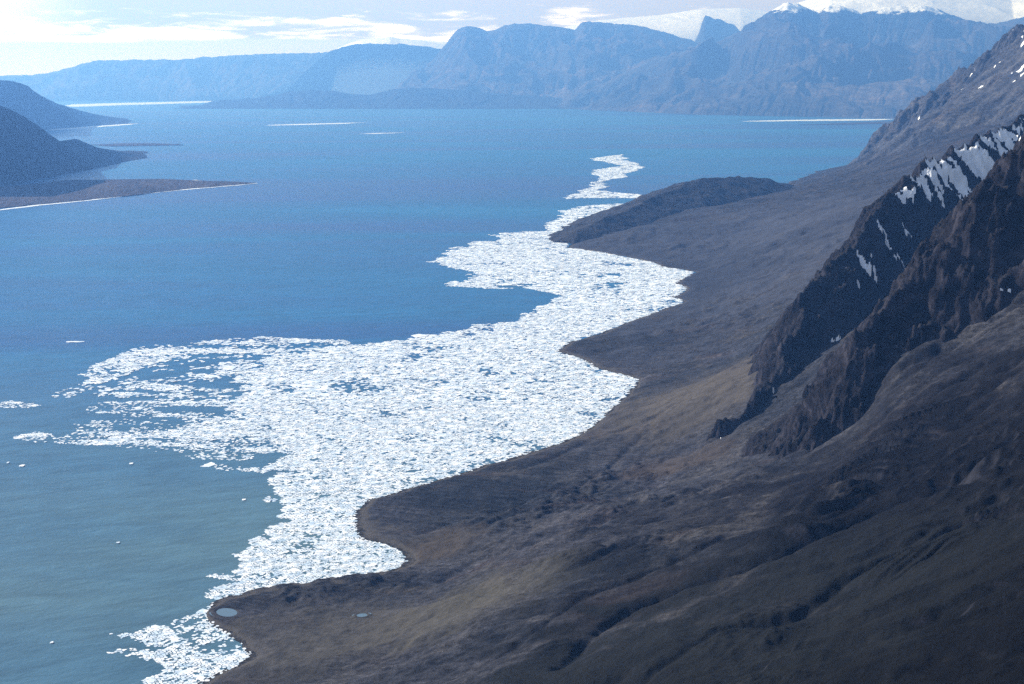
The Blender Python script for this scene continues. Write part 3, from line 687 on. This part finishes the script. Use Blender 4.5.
for f in sel:
    c = np.array([cx0[f], cy0[f], 0.0])
    V, L, S = floe_arrays(PX[f:f+1], PY[f:f+1], HZ[f:f+1])
    o = mesh_np('ice_floe', V-c, L, M_ICE, sizes=S, smooth=False); o.location = c
    tag(o, 'larger flat white floe in the loose ice off the nearest headland tip', 'ice floe', 'larger floes off the nearest headland tip')
LONE = [(22, 466, 3.0, 1.0, 'lone small white floe in open water by the left edge, below the ice streams'),
        (8, 463, 1.4, .7, 'tiny white fragment left of the lone small floe by the left edge'),
        (76, 342, 9.0, .5, 'long thin lone ice streak in dark water above the curved ice stream'),
        (244, 500, 2.2, .8, 'single small floe just off the left side of the pack'),
        (118, 543, 2.0, .7, 'single faint floe in open turquoise water in the lower left'),
        (52, 643, 2.0, .8, 'single tiny floe in the grey water at the lower left corner'),
        (131, 464, 2.2, .8, 'single tiny floe between the ice stream and the lower open water')]
for px, py, w, hh, lab in LONE:
    x, y = at_z(px, py); x, y = float(x), float(y); k = 14; a = np.linspace(0, 2*np.pi, k, endpoint=False)
    r = rng.uniform(.7, 1.15, k); sx = w*y/FPX; sy = hh*y*y/FPX/HCAM*1.2
    V, L, S = floe_arrays((sx*r*np.cos(a))[None], (sy*r*np.sin(a))[None], np.array([1.4]))
    o = mesh_np('ice_floe', V, L, M_ICE, sizes=S, smooth=False); o.location = (x, y, 0)
    tag(o, lab, 'ice floe', 'lone floes in open water')
print('floes', len(HZ))

# ------------------------------------------------------------------ air
def haze():
    x0, x1, y0, y1, z0, z1 = -34000, 34000, -2500, 66500, -60, 3900
    V = np.array([[x, y, z] for z in (z0, z1) for y in (y0, y1) for x in (x0, x1)], float)
    F = np.array([[0, 2, 3, 1], [4, 5, 7, 6], [0, 1, 5, 4], [2, 6, 7, 3], [0, 4, 6, 2], [1, 3, 7, 5]])
    m = bpy.data.materials.new('air'); m.use_nodes = True; n = m.node_tree.nodes; n.clear()
    out = n.new('ShaderNodeOutputMaterial'); v = n.new('ShaderNodeVolumePrincipled')
    v.inputs['Color'].default_value = (.14, .37, 1.0, 1); v.inputs['Absorption Color'].default_value = (.52, .52, .52, 1)
    v.inputs['Density'].default_value = 3.3e-5; v.inputs['Anisotropy'].default_value = .35
    m.node_tree.links.new(v.outputs[0], out.inputs['Volume'])
    tag(mesh_np('haze', V, F, m, smooth=False), 'thin blue haze that fades the far mountains', 'haze', kind='stuff')
haze()

# ------------------------------------------------------------------ sky
SUN_AZ, SUN_EL = math.radians(-58), math.radians(27)      # azimuth from +Y towards +X
world = bpy.data.worlds.new('World'); scene.world = world; world.use_nodes = True
wt = world.node_tree; wn = wt.nodes; wn.clear(); wl = wt.links.new
out = wn.new('ShaderNodeOutputWorld'); bg = wn.new('ShaderNodeBackground'); wl(bg.outputs[0], out.inputs[0])
sky = wn.new('ShaderNodeTexSky'); sky.sky_type = 'NISHITA'; sky.sun_disc = False
sky.sun_elevation = SUN_EL; sky.sun_rotation = SUN_AZ; sky.altitude = 800; sky.air_density = 1.0; sky.dust_density = .1
bg.inputs['Strength'].default_value = .07
tc = wn.new('ShaderNodeTexCoord'); sep = wn.new('ShaderNodeSeparateXYZ'); wl(tc.outputs['Generated'], sep.inputs[0])
def M(op, a, b=0.0):
    n = wn.new('ShaderNodeMath'); n.operation = op
    for i, v in enumerate((a, b)):
        if hasattr(v, 'is_linked'): wl(v, n.inputs[i])
        else: n.inputs[i].default_value = v
    return n.outputs[0]
az = M('ARCTAN2', sep.outputs[0], sep.outputs[1]); el = M('ARCSINE', sep.outputs[2])
cv = wn.new('ShaderNodeCombineXYZ'); wl(M('MULTIPLY', az, 8.0), cv.inputs[0]); wl(M('MULTIPLY', el, 62.0), cv.inputs[1])
def WN(sc, det, rough, dist, off=0):
    n = wn.new('ShaderNodeTexNoise'); n.inputs['Scale'].default_value = sc; n.inputs['Detail'].default_value = det; n.inputs['Roughness'].default_value = rough; n.inputs['Distortion'].default_value = dist
    mp = wn.new('ShaderNodeMapping'); mp.inputs['Location'].default_value = (off, off*.7, off*.3); wl(cv.outputs[0], mp.inputs[0]); wl(mp.outputs[0], n.inputs['Vector']); return n.outputs[0]
def WR(v, a, b, c=0.0, d=1.0):
    n = wn.new('ShaderNodeMapRange'); n.interpolation_type = 'SMOOTHSTEP'
    for i, q in enumerate((a, b, c, d)): n.inputs[i+1].default_value = q
    wl(v, n.inputs[0]); return n.outputs[0]
def WM(f, a, b):
    n = wn.new('ShaderNodeMix'); n.data_type = 'RGBA'
    for s, v in ((n.inputs[0], f), (n.inputs[6], a), (n.inputs[7], b)):
        if hasattr(v, 'is_linked'): wl(v, s)
        elif isinstance(v, (int, float)): s.default_value = v
        else: s.default_value = (*v, 1)
    return n.outputs[2]
n1 = WN(1.0, 7, .55, .6); n2 = WN(2.4, 7, .6, .4, 5.3)
deck = M('ADD', M('MULTIPLY', n1, .9), WR(el, .020, .037, -.25, .45))     # cloud deck starts about 1.5 degrees up
cloud = WR(deck, .34, .58)
grey = WR(M('ADD', M('MULTIPLY', M('SUBTRACT', n2, .5), 1.7), M('MULTIPLY', el, 21.0)), .44, .88)
grey = M('MULTIPLY', grey, WR(az, -.37, -.27, .5, 1.0))
ccol = WM(grey, (25, 23.5, 22), (6.8, 6.3, 6.1))
high = WR(el, .06, .14)
final = WM(M('MULTIPLY', cloud, M('SUBTRACT', 1.0, M('MULTIPLY', high, .9))), sky.outputs[0], ccol)
wl(final, bg.inputs['Color'])

sun = bpy.data.lights.new('sun', 'SUN'); sun.energy = 5.0; sun.angle = math.radians(.5); sun.color = (1.0, .97, .93)
so = bpy.data.objects.new('sun', sun); COL.objects.link(so)
from mathutils import Vector
dv = Vector((math.sin(SUN_AZ)*math.cos(SUN_EL), math.cos(SUN_AZ)*math.cos(SUN_EL), math.sin(SUN_EL)))
so.rotation_euler = dv.to_track_quat('Z', 'Y').to_euler(); so.location = (0, 0, 3000)

# ------------------------------------------------------------------ camera
cam = bpy.data.cameras.new('camera'); cam.sensor_width = 36; cam.lens = FPX/CW*36; cam.clip_start = 1; cam.clip_end = 300000
co = bpy.data.objects.new('camera', cam); COL.objects.link(co); co.location = (0, 0, HCAM); co.rotation_euler = (math.pi/2-PITCH, 0, 0)
scene.camera = co
vs = scene.view_settings; vs.view_transform = 'Standard'; vs.look = 'None'; vs.exposure = 0.9; vs.gamma = 1.0; vs.use_curve_mapping = False
scene.cycles.use_denoising = False
scene.cycles.volume_bounces = 0
scene.cycles.max_bounces = 5
